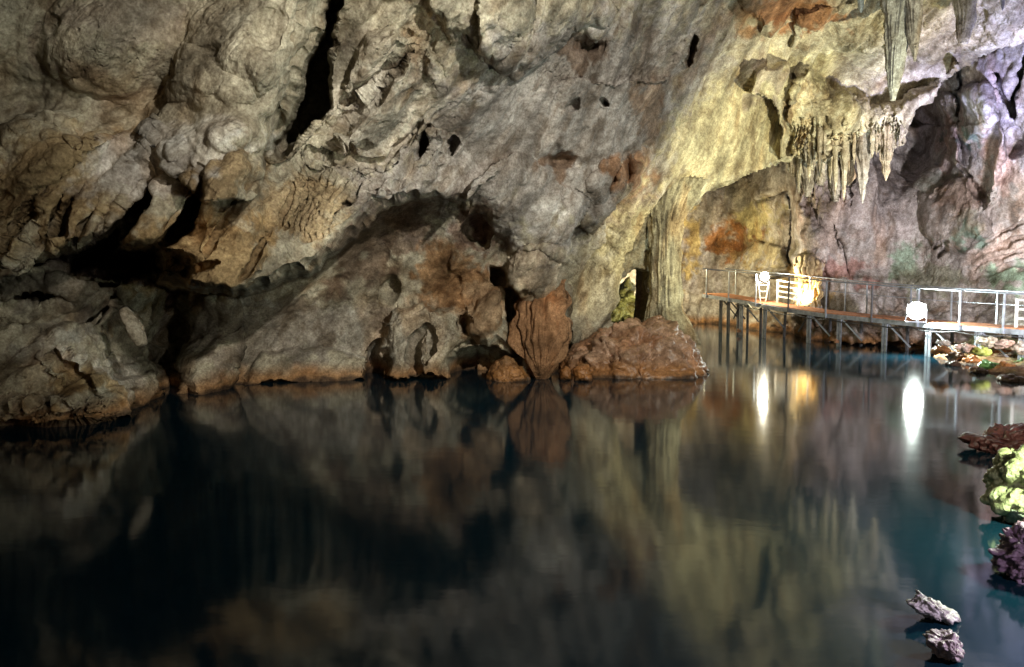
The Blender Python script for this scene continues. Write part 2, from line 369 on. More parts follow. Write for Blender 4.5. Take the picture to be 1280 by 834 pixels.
def sculptM(s):
    # the great overhang with its toes
    s.front([(-600,400),(-200,372),(0,362),(30,346),(42,322),(66,324),(95,312),(150,284),(156,314),(176,320),(192,316),(186,335),(193,357),(215,364),(240,370),(290,374),(332,358),(385,345),(438,302),(478,270),(520,250),(575,256)],
            [(640,200),(600,-100),(-600,-100)], [(-600,400,11.5),(-600,0,10),(-200,370,12.6),(0,350,13.1),(0,200,13.5),(0,0,13.0),(150,300,13.5),(190,350,13.6),(290,372,14.2),(380,340,15.3),(440,300,16.4),(520,250,18.2),(600,230,20),
             (150,150,14.6),(300,220,15.1),(400,230,16.4),(450,150,17.3),(560,120,18.6),(300,60,14.6),(450,0,15.8)], 16, 420)
    s.ledge([(420,-60),(417,5),(414,40),(398,75),(388,120),(374,150),(345,170),(334,200),(330,240)], [(250,260),(150,100),(200,-60)], 1.6, 45, 170)
    s.groove([(425,-20,7),(414,40,9),(402,75,13),(397,115,17),(392,140,15),(372,168,13),(350,190,10)], 3.5)
    s.groove([(198,225,3),(182,250,8),(165,272,12),(140,300,15),(100,325,12)], 2.4)
    s.groove([(272,205,2),(258,226,4),(246,250,9),(236,275,13),(216,292,10),(195,312,6)], 1.9)
    s.groove([(270,330,3),(250,335,7),(225,345,5)], .5)
    s.lobe([(186,305),(240,292),(285,262),(320,225),(340,255),(330,335),(290,372),(240,368),(195,355)], .5, 40)
    s.lobe([(248,250),(262,218),(300,190),(320,205),(300,245),(262,285),(250,275)], .45, 22)
    s.lobe([(155,290),(185,246),(205,225),(245,222),(252,232),(232,275),(190,315),(160,314)], .5, 25)
    s.ell(245,190,80,22,.22,-14,True); s.ell(290,172,40,16,.2,-10,True); s.ell(170,215,70,30,.3,-20,True)
    for cx, cy, rx, ry, a, ro in [(105,60,90,60,.5,-30),(300,60,60,70,.5,-40),(215,110,24,30,-.35,20),(330,40,22,26,-.35,10),(320,118,26,14,-.3,-40),(95,85,9,7,-.3,0),(60,200,80,50,.4,-25),(20,130,70,50,-.3,-20)]:
        s.ell(cx,cy,rx,ry,a,ro,True)
    gr = random.Random(12)
    for k in range(22):                                     # flutes running down the toes
        x = gr.uniform(-10, 430); yb = float(np.interp(x, [0, 190, 290, 385, 440], [345, 320, 362, 335, 292]))-gr.uniform(4, 40); L_ = gr.uniform(50, 120)
        s.groove([(x+L_*.62, yb-L_, .5), (x+L_*.33, yb-L_*.55, gr.uniform(2.5, 6)), (x+L_*.1, yb-L_*.2, gr.uniform(2, 5)), (x, yb, .5)], gr.uniform(.12, .32))
    for k in range(9):
        x = 352+k*8; s.groove([(x+30, 205+k*2, .5), (x+20, 235, 2.2), (x+8, 262, 2.6), (x-4, 292+gr.uniform(-8, 8), .8)], .14)
    # bright slab and its neighbours
    s.lobe([(412,190),(432,150),(455,128),(512,70),(524,85),(527,118),(505,150),(475,182),(440,196)], .75, 24)
    s.lobe([(424,110),(440,60),(490,35),(520,55),(500,80),(450,125),(426,120)], .55, 20)
    s.groove([(430,128,3),(470,98,4),(515,68,3)], .5)
    s.groove([(405,188,4),(440,203,5),(480,200,3),(520,160,3)], .5)
    s.groove([(505,45,3),(535,58,4),(552,85,4),(556,110,3)], .2)
    s.lobe([(530,66),(552,72),(560,108),(550,126),(532,112)], .35, 14)
    s.ledge([(655,-10),(645,30),(622,70),(600,66),(588,45),(575,60),(555,40),(535,30)], [(540,-60),(650,-60)], .6, 18, 120)
    s.ell(533,178,8,17,-1.6); s.ell(566,183,3,9,-.9); s.ell(868,66,5,17,-1.3,10); s.ell(735,60,20,13,-1.0,25,True); s.ell(757,127,4,5,-.8)
    s.ell(700,203,22,9,-.9,5,True); s.ell(595,290,17,22,-1.3,-20); s.ell(716,135,14,8,-.4,-30); s.ell(489,360,6,13,-.7,10,True)
    s.ledge([(548,165),(560,200),(540,235),(500,262)], [(470,240),(500,170)], .35, 15, 60)
    s.ledge([(600,70),(640,95),(690,80),(720,35),(760,18),(752,0)], [(700,-60),(600,-40)], .7, 22, 150)
    s.ledge([(725,280),(760,240),(768,215),(790,196),(800,210),(803,232),(795,243),(770,250),(740,290)], [(735,290)], .8, 10, 60)
    s.lobe([(735,222),(752,200),(770,203),(774,218),(766,240),(748,252),(738,244)], .4, 14)
    s.ell(785,212,7,17,-1.2,10,True)
    # front of the grey mass: behind it the wall steps back towards the yellow bay
    s.ledge([(850,90),(822,150),(806,195),(804,235),(780,250),(752,285),(735,312),(715,330),(703,352),(702,400),(700,470)], [(600,470),(560,300),(600,120)], 1.0, 30, 170)
    # brow over the low wall
    s.ledge([(575,262),(580,275),(604,270),(622,300),(640,318),(668,312),(690,318),(706,330)], [(730,250),(650,180),(590,220)], .9, 26, 130)
    s.lobe([(632,352),(636,322),(660,306),(700,308),(712,326),(700,340),(694,362),(672,382),(648,378)], 1.1, 22)
    s.ell(627,349,12,13,-1.8); s.groove([(640,365,6),(646,390,9),(645,425,9),(640,450,8)], 1.8)
    s.ledge([(478,470),(472,430),(470,395),(490,378),(530,372),(560,378),(590,372),(620,372),(636,400),(632,428),(605,440),(590,428),(573,440),(566,474)], [(520,474)], 1.0, 22, 110)
    s.ell(523,400,16,24,-.2,0,True); s.groove([(520,470,6),(521,440,6),(524,418,4),(532,410,3),(541,420,3),(545,436,4),(534,452,3)], .6)
    s.groove([(463,472,8),(465,445,6),(472,430,3)], 1.2); s.ell(583,404,8,15,-1.3); s.ell(605,462,40,28,-2.2); s.ell(590,442,18,10,.7)
    s.ell(690,440,26,40,-1.4); s.ell(735,455,40,26,-.6)
    # recess, fluted pillar and left buttress
    s.ell(480,300,80,34,-1.0,-28,True); s.ell(212,425,27,105,-2.2,4); s.ell(150,332,75,20,-2.4,-6); s.ell(40,372,60,12,-1.2,-5); s.ell(190,340,50,20,-1.2,0,True)
    s.ledge([(238,500),(240,440),(236,400),(255,372),(292,374),(292,430),(282,500)], [(260,505)], .9, 14, 1e3)
    s.ledge([(60,330),(120,328),(150,345),(168,385),(176,410),(176,450),(186,480),(186,540)], [(-600,540),(-600,360)], 1.6, 26, 1e3)
    s.ledge([(0,420),(50,410),(110,400),(150,425),(172,470),(180,530)], [(-200,530),(-200,440)], .7, 26, 1e3)
    s.groove([(150,365,3),(125,392,6),(60,412,6),(0,408,6)], .8); s.groove([(60,440,4),(82,455,7),(110,470,6),(120,500,5)], .5)
    for x in (15,38,66,88,118,140): s.ell(x,504,12,10,.2)
    s.ledge([(300,476),(330,440),(400,432),(455,446)], [(455,480),(300,480)], .4, 12, 1e3)
    # yellow vault: smooth, then the rough cream ledge
    s.ledge([(935,118),(940,90),(962,68),(982,78),(990,92),(1012,82),(1035,98),(1048,118),(1072,122),(1100,136),(1122,132),(1142,112),(1186,92),(1200,70)],
            [(1215,110),(1180,170),(1110,215),(985,215),(965,130),(955,125)], 1.5, 16, 1e3)
    s.ell(1050,135,55,26,.6,12,True); s.ell(1125,150,35,25,.5,-30,True)
    s.groove([(990,92,3),(984,115,4),(978,150,4),(990,190,4)], .6)
    for k in range(26):
        x = 988+k*5.6; s.groove([(x,150+6*math.sin(k*2.1),.8),(x+.5,170,2.2),(x,215,2.2)], .45)
    s.ell(862,70,22,16,.3,-30,True); s.ledge([(925,-30),(930,20),(950,42),(985,48),(1015,40),(1040,22),(1048,0)], [(1040,-60),(930,-60)], .9, 14, 200)
    s.ledge([(985,60),(1025,52),(1065,30),(1110,22)], [(1110,-10),(1000,20)], .6, 14, 60)
    s.ledge([(1195,-40),(1196,0),(1190,35),(1165,60),(1120,70)], [(1100,-20)], .5, 20, 100)
ARCH = [(846,640),(852,420),(846,400),(842,380),(842,330),(846,290),(852,274),(866,256),(884,239),(905,227),(928,217),(958,211),(976,203),(992,194),(1003,196),(1012,212),(1024,200),(1036,212),(1048,196),(1060,206),(1074,192),(1086,186),(1100,190),(1112,184),(1124,186),(1131,170),(1140,150),(1150,133),(1164,114),(1180,95),(1200,84),(1230,66),(1290,40),(1900,-150),(1900,640)]
WIN = [(752,387),(760,378),(772,366),(780,356),(789,348),(796,338),(806,335),(812,345),(808,370),(808,404),(778,407),(760,398)]
def cutM(X, Y): return inpoly(X, Y, ARCH) | inpoly(X, Y, WIN)
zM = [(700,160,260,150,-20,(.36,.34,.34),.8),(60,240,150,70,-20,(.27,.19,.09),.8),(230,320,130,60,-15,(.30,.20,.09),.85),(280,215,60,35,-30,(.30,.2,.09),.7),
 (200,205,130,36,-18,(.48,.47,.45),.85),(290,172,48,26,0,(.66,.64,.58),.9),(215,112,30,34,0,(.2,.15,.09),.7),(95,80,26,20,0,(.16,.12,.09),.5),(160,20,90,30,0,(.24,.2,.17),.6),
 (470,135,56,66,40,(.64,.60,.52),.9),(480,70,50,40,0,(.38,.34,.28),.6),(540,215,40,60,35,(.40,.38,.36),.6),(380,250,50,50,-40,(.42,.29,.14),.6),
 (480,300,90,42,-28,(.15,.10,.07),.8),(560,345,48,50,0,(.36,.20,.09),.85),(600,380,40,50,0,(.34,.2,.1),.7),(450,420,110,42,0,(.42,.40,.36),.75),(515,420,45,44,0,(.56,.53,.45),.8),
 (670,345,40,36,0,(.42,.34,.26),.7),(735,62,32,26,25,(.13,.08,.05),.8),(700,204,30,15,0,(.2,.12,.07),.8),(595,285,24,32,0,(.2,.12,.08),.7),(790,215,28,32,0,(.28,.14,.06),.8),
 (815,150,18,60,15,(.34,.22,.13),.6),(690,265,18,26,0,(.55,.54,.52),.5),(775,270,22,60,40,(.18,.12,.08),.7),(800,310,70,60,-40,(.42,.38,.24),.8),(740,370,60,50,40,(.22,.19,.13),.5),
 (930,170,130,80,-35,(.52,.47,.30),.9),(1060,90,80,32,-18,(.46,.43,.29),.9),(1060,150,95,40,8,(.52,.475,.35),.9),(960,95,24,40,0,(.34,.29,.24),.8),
 (985,20,70,28,0,(.30,.13,.05),.85),(930,15,30,30,0,(.26,.17,.09),.7),(1170,40,75,50,0,(.25,.21,.13),.85),(80,365,100,30,0,(.17,.15,.13),.75),(60,430,70,22,-15,(.36,.35,.33),.6),  # buttress top: shade below the overhang painted in as a dark zone
 (95,447,44,14,0,(.62,.6,.55),.8),(145,470,20,30,0,(.6,.56,.5),.8),(100,480,50,24,0,(.32,.22,.1),.8),(265,430,28,60,0,(.26,.22,.19),.7),(320,370,24,6,0,(.5,.52,.48),.7),(350,410,90,50,0,(.24,.21,.18),.75)]  # last zone: the overhang's shade painted into the low wall
xsM = axis(-24, 1304, STEP, -500, 1750, 9.0); ysM = axis(-16, 548, STEP, -520, 620, 9.0)
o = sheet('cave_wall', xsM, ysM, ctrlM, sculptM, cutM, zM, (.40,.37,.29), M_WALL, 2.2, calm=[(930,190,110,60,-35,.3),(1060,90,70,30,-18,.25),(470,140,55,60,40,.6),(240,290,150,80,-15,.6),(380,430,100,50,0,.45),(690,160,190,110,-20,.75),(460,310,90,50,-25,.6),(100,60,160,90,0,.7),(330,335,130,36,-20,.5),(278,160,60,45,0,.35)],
    pop=[(1060,150,90,36,8,.22),(1010,120,40,30,0,.2),(245,190,95,26,-14,.12),(600,40,50,40,0,.14),(785,300,60,55,-40,.20),(860,150,60,30,-40,.07)])
tag(o, 'grey brown limestone vault and wall curving over the dark pool', 'cave wall', kind='structure')

# ------------------------------------------------------------------ the far wall behind the walkway
ctrlF = [(650,300,40),(650,430,36),(700,60,42),(860,60,48),(890,250,49),(930,200,50),(880,330,50),(850,400,47),W(880,404),(940,250,47),(960,320,45),W(960,414),(1000,220,41),(1000,330,41),W(1010,417),
 (1060,210,39),(1060,330,39.5),W(1048,422),(1110,180,41),(1120,300,38),W(1105,429),(1160,160,37),(1160,320,36),W(1162,439),(1230,140,31.5),(1230,300,32),(1280,60,29),(1280,300,31),(1240,390,31),(1300,400,27.5),
 (1230,430,28.5),(1210,455,25.5),W(1240,468),W(1290,474),(1450,200,27),(1450,400,22),(1700,200,20),(1700,450,16),(1700,-200,22),(1280,-200,26),(1000,-200,36),(700,-200,38),(1700,620,14),(1250,620,22),(900,620,40),(700,620,38)]
def sculptF(s):
    s.ledge([(986,180),(985,240),(988,300),(984,345),(986,430)], [(1250,430),(1250,150)], 3.0, 26, 260)
    s.ledge([(985,262),(1000,250),(1012,262),(1030,290),(1038,330),(1030,345)], [(990,345)], .6, 12, 1e3)
    s.ledge([(984,345),(983,330),(990,316),(1015,322),(1028,335),(1032,390)], [(986,390)], .8, 9, 1e3)
    s.lobe([(926,340),(928,312),(945,300),(980,306),(986,322),(984,338),(960,342)], 1.2, 12)
    s.ledge([(945,330),(958,300),(962,262),(948,250)], [(985,240),(985,330)], 1.0, 10, 100)
    s.ell(925,300,28,36,-1.5,0,True)
    for k in range(9): x=988+k*5.5; s.groove([(x,318+6*math.sin(k*2),.5),(x+1,345,1.8),(x,388,1.8)], .35)
    for k in range(10): x=1000+k*7; s.groove([(x,182,2),(x+2,215,3.2),(x+1,245+8*math.sin(k*3),1)], .5)
    for x, y0, y1 in [(1018,255,300),(1036,262,320),(1050,300,360),(1022,200,262)]: s.groove([(x,y0,1.5),(x+6,(y0+y1)/2,3),(x+14,y1,1.5)], .6)
    # dark hollow behind the ledge, rounded columns and bulbs
    s.ell(1150,165,42,62,-4.5,18,True)
    s.lobe([(1168,118),(1180,110),(1196,118),(1194,160),(1206,212),(1196,216),(1182,180)], 1.6, 11)
    s.lobe([(1195,110),(1215,100),(1238,112),(1246,150),(1232,176),(1205,182),(1192,160)], 1.5, 16)
    s.lobe([(1246,150),(1256,170),(1262,200),(1246,250),(1228,262),(1240,210)], .9, 10)
    s.lobe([(1150,240),(1176,226),(1210,224),(1232,246),(1238,290),(1205,320),(1168,305),(1150,280)], 1.0, 22)
    s.lobe([(1140,205),(1170,200),(1178,225),(1160,245),(1142,232)], .7, 12)
    s.groove([(1205,86,4),(1198,120,4),(1190,140,3)], 1.0)
    s.groove([(1241,92,4),(1248,112,5),(1266,142,5),(1272,110,4),(1284,70,4)], 1.4)
    s.groove([(1160,98,2),(1190,86,4),(1216,70,2)], .8); s.groove([(1228,70,2),(1240,64,5),(1246,52,3)], .8)
    s.groove([(1200,212,3),(1215,232,3),(1232,246,3)], .8); s.ell(1225,45,12,22,-1.2)
    s.ell(1272,175,14,22,-1.2)
    for k in range(4): s.groove([(1296,262+k*22,2),(1250,290+k*17,4+k%2*2),(1205,318+k*12,1)], .2)
    s.groove([(1172,305,3),(1184,300,3),(1186,312,3),(1176,320,3)], .6)
    # foot of the wall under the deck, ragged at the water
    s.ledge([(890,420),(905,408),(930,412),(960,402),(985,408),(1010,400),(1035,410),(1060,404),(1090,414),(1110,408),(1160,418),(1200,424)], [(1200,520),(890,520)], .35, 8, 1e3)
    for x, y0 in [(1004,200),(1012,190),(1021,196),(1029,188),(1038,200),(1047,192),(1056,198)]:
        s.lobe([(x-4,y0-20),(x+4,y0-20),(x+4,y0+40),(x+1,y0+62),(x-3,y0+40)], .35, 4)
def cutF(X, Y): return np.zeros(X.shape, bool)
zF = [(900,250,60,60,0,(.24,.21,.15),.7),(925,300,36,32,0,(.26,.11,.03),.9),(945,270,24,24,-40,(.42,.38,.2),.8),(860,300,18,50,0,(.5,.38,.14),.8),(955,315,34,20,0,(.38,.33,.2),.7),  # yellow strip beside the column and yellow alcove patch: lamp light painted in
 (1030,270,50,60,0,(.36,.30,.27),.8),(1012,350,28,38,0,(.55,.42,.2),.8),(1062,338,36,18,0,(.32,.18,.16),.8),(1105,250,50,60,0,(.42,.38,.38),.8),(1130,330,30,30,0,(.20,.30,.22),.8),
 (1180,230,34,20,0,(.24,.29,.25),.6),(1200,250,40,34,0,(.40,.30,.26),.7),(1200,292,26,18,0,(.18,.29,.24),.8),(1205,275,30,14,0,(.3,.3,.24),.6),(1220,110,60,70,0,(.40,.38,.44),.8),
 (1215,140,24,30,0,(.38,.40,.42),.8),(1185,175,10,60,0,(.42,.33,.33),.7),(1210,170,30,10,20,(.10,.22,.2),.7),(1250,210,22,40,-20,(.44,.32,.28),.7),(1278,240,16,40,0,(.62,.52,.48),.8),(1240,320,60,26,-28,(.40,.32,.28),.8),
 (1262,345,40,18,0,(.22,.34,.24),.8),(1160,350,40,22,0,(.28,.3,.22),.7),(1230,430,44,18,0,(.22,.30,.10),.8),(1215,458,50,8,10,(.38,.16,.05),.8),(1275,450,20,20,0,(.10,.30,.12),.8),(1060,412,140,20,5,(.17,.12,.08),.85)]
xsF = axis(846, 1304, STEP, 640, 1700, 7.0); ysF = axis(-16, 490, STEP, -200, 620, 7.0)
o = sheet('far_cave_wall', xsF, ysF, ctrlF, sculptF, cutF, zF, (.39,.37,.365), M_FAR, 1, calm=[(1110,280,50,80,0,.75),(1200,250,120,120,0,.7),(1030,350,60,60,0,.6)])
tag(o, 'pink and green stained far wall rising behind the walkway', 'cave wall', kind='structure')

# ------------------------------------------------------------------ the pool
m = bpy.data.materials.new('still dark water'); m.use_nodes = True; n = m.node_tree.nodes; l = m.node_tree.links
bs = n['Principled BSDF']; bs.inputs['Base Color'].default_value = (.0038, .019, .031, 1); bs.inputs['Roughness'].default_value = .08; bs.inputs['IOR'].default_value = 1.33
geo = n.new('ShaderNodeNewGeometry'); h = None
for sc, k in (((.5, .8, 1), .003), ((2.2, 4.0, 1), .001)):
    mp = n.new('ShaderNodeMapping'); mp.inputs['Scale'].default_value = sc; l.new(geo.outputs['Position'], mp.inputs['Vector'])
    t = n.new('ShaderNodeTexNoise'); t.inputs['Scale'].default_value = 1; t.inputs['Detail'].default_value = 3; l.new(mp.outputs[0], t.inputs['Vector'])
    x = n.new('ShaderNodeMath'); x.operation = 'MULTIPLY_ADD'; l.new(t.outputs['Fac'], x.inputs[0]); x.inputs[1].default_value = k
    if h is not None: l.new(h, x.inputs[2])
    else: x.inputs[2].default_value = 0
    h = x.outputs[0]
b = n.new('ShaderNodeBump'); b.inputs['Strength'].default_value = 1; b.inputs['Distance'].default_value = 1; l.new(h, b.inputs['Height']); l.new(b.outputs[0], bs.inputs['Normal'])
o = mesh_np('water', [(-60,-20,0),(60,-20,0),(60,80,0),(-60,80,0)], [(0,1,2,3)], m); tag(o, 'dark blue green still water filling the cave floor', 'water', kind='structure')

# ------------------------------------------------------------------ separate rock bodies
def rockcol(P, base, tide=True, mott=.35):
    n = fbm(P, 1.3, 4, off=13)[..., None]; c = np.array(base)*(1+mott*n)
    k = sm(fbm(P*np.array([1, 1, .3]), 1.2, 3, off=43), .1, .7)[..., None]*.5; c = c*(1-k)+c*np.array([1.05, .7, .42])*k
    if tide:
        z = P[..., 2]+n[..., 0]*.12
        k = (1-sm(z, .2, .6))[..., None]*.8; c = c*(1-k)+np.array([.32, .14, .04])*k
        k = (1-sm(z, .02, .12))[..., None]*.8; c = c*(1-k)+np.array([.03, .022, .018])*k
    return np.clip(c, .01, .85)
def loft(name, rows, base, mat, label=None, cat=None, group=None, ratio=.8, flute=.12, seg=40, res=.09, parent=None, tide=False, fine=1., seed=0, lump=.0, nfl=2.2):
    """rows = (y, x_left, x_right, distance) traced down the body"""
    R = np.array(rows, float); t = np.arange(len(R)); H = np.linalg.norm(at((R[0, 1]+R[0, 2])/2, R[0, 0], R[0, 3])-at((R[-1, 1]+R[-1, 2])/2, R[-1, 0], R[-1, 3]))
    m = max(8, int(H/res)); tt = np.linspace(0, len(R)-1, m)
    y, xl, xr, d = [np.interp(tt, t, R[:, k]) for k in range(4)]
    if m > 12:
        for a in (xl, xr): a[1:-1] = (a[:-2]+2*a[1:-1]+a[2:])/4
    c = at((xl+xr)/2, y, d); a = np.maximum((xr-xl)/2*d/F, .004)
    th = np.linspace(0, 2*np.pi, seg, endpoint=False)
    ct, st = np.cos(th), np.sin(th)
    so = seed*3.7
    zz = c[:, 2][:, None]; ang = np.stack([np.broadcast_to(ct*nfl+so, (m, seg)), np.broadcast_to(st*nfl, (m, seg)), zz*.35+0*ct], -1)
    f = 1+flute*(billow(ang, 1., 3)*1.0)+flute*.6*perlin(ang[..., 0]*.6, ang[..., 1]*.6, zz*2.2+0*ct+so)
    if lump: f = f*(1+lump*perlin(0*zz+so+0*ct, 0*zz+0*ct, zz*3.))
    f = np.maximum(f, .15)
    P = np.stack([c[:, 0][:, None]+a[:, None]*f*ct, c[:, 1][:, None]+a[:, None]*f*st*ratio, zz+0*ct], -1)
    P = P+(.03*fbm(P, 3, 3, .6, off=so)*fine*np.minimum(1, a*4)[:, None])[..., None]*np.stack([ct, st*ratio, 0*ct], -1)
    V = P.reshape(-1, 3); i = np.arange(m*seg).reshape(m, seg); j = np.roll(i, -1, 1)
    Q = np.stack([i[:-1], j[:-1], j[1:], i[1:]], -1).reshape(-1, 4)
    top, bot = len(V), len(V)+1; V = np.concatenate([V, P[0].mean(0)[None], P[-1].mean(0)[None]])
    T = [[top, j[0, k], i[0, k], i[0, k]] for k in range(seg)]+[[bot, i[-1, k], j[-1, k], j[-1, k]] for k in range(seg)]
    Tq = np.array([[a_[0], a_[1], a_[2], a_[2]] for a_ in T])
    # close the ends with slim fans made as quads over pairs of segments
    fan = [[top, i[0, (k+2) % seg], i[0, (k+1) % seg], i[0, k]] for k in range(0, seg, 2)]+[[bot, i[-1, k], i[-1, (k+1) % seg], i[-1, (k+2) % seg]] for k in range(0, seg, 2)]
    Q = np.concatenate([Q, np.array(fan)])
    o = mesh_np(name, V, Q, mat, rockcol(V, base, tide), parent, origin=tuple(P[0].mean(0) if not tide else P[-1].mean(0)))
    return tag(o, label, cat, group)
def star(name, outline, d, T, base, mat, label=None, cat=None, group=None, amp=.12, freq=1.6, tide=True, n=96, crag=.0, lean=0.0, center=None):
    """closed boulder whose silhouette follows a traced outline; T = half thickness in metres; lean = metres the top tips back"""
    O = np.array(outline, float); c = np.array(center) if center else O.mean(0)
    th = np.linspace(-np.pi, np.pi, n, endpoint=False); k = n//2
    # radius of the outline in each direction
    Rr = np.zeros(n)
    for q in range(len(O)):
        a, b_ = O[q]-c, O[(q+1) % len(O)]-c
        for w_, t_ in enumerate(th):
            dx, dy = math.cos(t_), math.sin(t_); den = dx*(b_[1]-a[1])-dy*(b_[0]-a[0])
            if abs(den) < 1e-9: continue
            s_ = (a[0]*(b_[1]-a[1])-a[1]*(b_[0]-a[0]))/den; u_ = (a[0]*dy-a[1]*dx)/den
            if s_ > 0 and -1e-6 <= u_ <= 1+1e-6: Rr[w_] = max(Rr[w_], s_)
    ph = np.linspace(0.02, np.pi-.02, k)
    rr = np.sin(ph)[:, None]**.75; X = c[0]+Rr*np.cos(th)*rr; Y = c[1]+Rr*np.sin(th)*rr
    up = np.clip((c[1]-Y)/max(Rr), -1, 1)
    Dp = d-T*np.cos(ph)[:, None]+lean*up
    # keep true size: positions use the distance d, thickness is added behind and in front
    B = at(X, Y, d); P = B.copy(); P[..., 1] = Dp
    Nn = P-at(c[0], c[1], d); Nn /= np.linalg.norm(Nn, axis=-1, keepdims=True)+1e-9
    dd = amp*(fbm(P, freq, 4, .55, off=d)+.8*billow(P, freq*1.4, 3, off=d*2))
    if crag: dd = dd+crag*(.5-worley(P, freq*1.6, off=d))
    ck = 1-sm(np.abs(perlin(P[..., 0]*freq*1.1+fbm(P, 3, 2)*.3, P[..., 1]*freq*1.1, P[..., 2]*freq*2.2+d)), 0, .07)
    dd = dd-ck*amp*.7
    P = P+Nn*dd[..., None]
    i = np.arange(k*n).reshape(k, n); j = np.roll(i, -1, 1)
    Q = np.stack([i[:-1], j[:-1], j[1:], i[1:]], -1).reshape(-1, 4); V = P.reshape(-1, 3)
    V = np.concatenate([V, P[0].mean(0)[None], P[-1].mean(0)[None]]); top, bot = len(V)-2, len(V)-1
    fan = [[top, i[0, (q+2) % n], i[0, (q+1) % n], i[0, q]] for q in range(0, n, 2)]+[[bot, i[-1, q], i[-1, (q+1) % n], i[-1, (q+2) % n]] for q in range(0, n, 2)]
    Q = np.concatenate([Q, np.array(fan)])
    org = V.mean(0); org = (org[0], org[1], max(0, V[:, 2].min()))
    o = mesh_np(name, V, Q, mat, rockcol(V, base, tide), origin=org)
    return tag(o, label, cat, group)

loft('limestone_column', [(225,806,880,27.2),(255,808,862,26.9),(275,812,853,26.6),(300,813,851,26.4),(340,812,850,26.2),(375,812,850,26),(390,810,853,25.9),(405,808,862,25.8),(430,800,872,25.8)], (.36,.34,.24), M_FLOW,
     'tall fluted limestone column standing on the brown rock mound', 'rock column', ratio=.8, flute=.2, seg=120, res=.05, nfl=4.2)
loft('rock_pillar', [(320,796,812,27.8),(350,795,812,27.8),(380,793,812,27.8),(410,792,812,27.8)], (.12,.10,.07), M_ROCK, 'dark slim rock pillar inside the small window arch beside the fluted column', 'rock column', seg=40)
star('rock_mound', [(694,480),(700,452),(712,440),(730,428),(745,415),(770,408),(800,404),(828,402),(846,406),(858,418),(868,436),(878,458),(884,480),(876,510),(790,520),(705,510)], 24.6, 1.9, (.40,.26,.18), M_WET,
     'low reddish brown cracked rock mound at the foot of the fluted column', 'rock', amp=.2, freq=.9, n=220, crag=.12, center=(790,462), lean=.9)
loft('hanging_rock', [(335,668,704,24.6),(348,664,704,23.9),(362,660,705,23.2),(376,654,706,22.8),(390,650,707,22.6),(408,643,709,22.6),(425,646,706,22.6),(440,652,701,22.6),(455,660,692,22.6),(466,667,687,22.7),(474,670,684,22.8)], (.34,.19,.10), M_FLOW,
     'orange brown fluted hanging rock tapering down to the water', 'hanging rock', ratio=.6, flute=.38, seg=120, res=.05, nfl=4.4, lump=.12)
star('cone_rock', [(608,482),(612,462),(622,452),(632,444),(644,452),(654,462),(662,472),(660,490),(630,492)], 22.6, .55, (.34,.2,.1), M_WET, 'small ochre cone shaped rock beside the hanging rock', 'rock', amp=.07, n=80, center=(635,472))
star('rock', [(718,476),(716,462),(724,455),(736,457),(741,466),(740,480)], 22.4, .35, (.34,.16,.07), M_WET, 'small rust coloured boulder left of the brown mound', 'rock', amp=.06, n=64)
star('rock', [(700,474),(699,462),(706,457),(714,462),(715,476)], 22.6, .25, (.36,.18,.08), M_WET, 'tiny rust boulder nearest the foot of the hanging rock', 'rock', amp=.04, n=64)
star('rock_flake', [(150,388),(158,384),(168,396),(178,412),(182,430),(174,434),(166,424),(160,408)], 15.9, .22, (.40,.36,.29), M_ROCK, 'pale narrow rock flake leaning at the edge of the left buttress', 'rock flake', amp=.03, n=72, tide=False)

star('lit_boulder', [(752,408),(756,382),(768,364),(782,352),(792,356),(797,380),(797,408)], 34, 1.2, (.22,.21,.09), M_WET, 'yellow green lit rock seen through the window arch beside the column', 'rock', amp=.25, freq=1.4, crag=.15)

# ------------------------------------------------------------------ stalactites
big = 'stalactites hanging from the vault'
loft('stalactite', [(-70,1096,1166,25.4),(-20,1104,1156,25.2),(5,1107,1148,25),(30,1108,1138,25),(55,1109,1134,25),(75,1109,1130,25),(95,1110,1127,25),(112,1111,1123,25),(126,1113,1119,25)], (.46,.49,.52), M_FLOW,
     'broad blue grey fluted stalactite cut off by the top of the photo, longest of all', 'stalactite', big, ratio=.6, flute=.18, seg=90, res=.05, nfl=3.2)
loft('stalactite', [(-60,1126,1164,24.8),(-10,1130,1156,24.7),(20,1133,1150,24.7),(45,1136,1148,24.7),(66,1140,1146,24.7),(77,1142,1144.5,24.7)], (.42,.42,.44), M_FLOW,
     'pale pointed stalactite hanging against the right side of the broad blue grey one', 'stalactite', big, ratio=.7, flute=.3, seg=60, res=.05, nfl=2.6)
loft('stalactite', [(-60,1190,1226,25),(-10,1194,1220,24.8),(20,1196,1217,24.8),(40,1197,1212,24.8),(55,1200,1208,24.8)], (.40,.38,.38), M_FLOW,
     'stubby grey stalactite in front of the lilac lit wall', 'stalactite', big, ratio=.7, flute=.3, seg=60, res=.05, nfl=2.6)
loft('stalactite', [(-50,1069,1083,22),(-10,1071,1080,22),(8,1073,1079,22),(16,1075,1077,22)], (.5,.62,.66), M_FLOW, 'small pale blue stalactite tip at the top edge of the photo', 'stalactite', big, ratio=.9, flute=.2, seg=30, res=.05)
loft('stalactite', [(-50,1247,1258,24),(-10,1249,1256,24),(8,1251,1255,24),(13,1252.5,1253.5,24)], (.5,.5,.6), M_FLOW, 'thin stalactite tip above the lilac lit wall', 'stalactite', big, ratio=.9, flute=.2, seg=30, res=.05)
fr = []
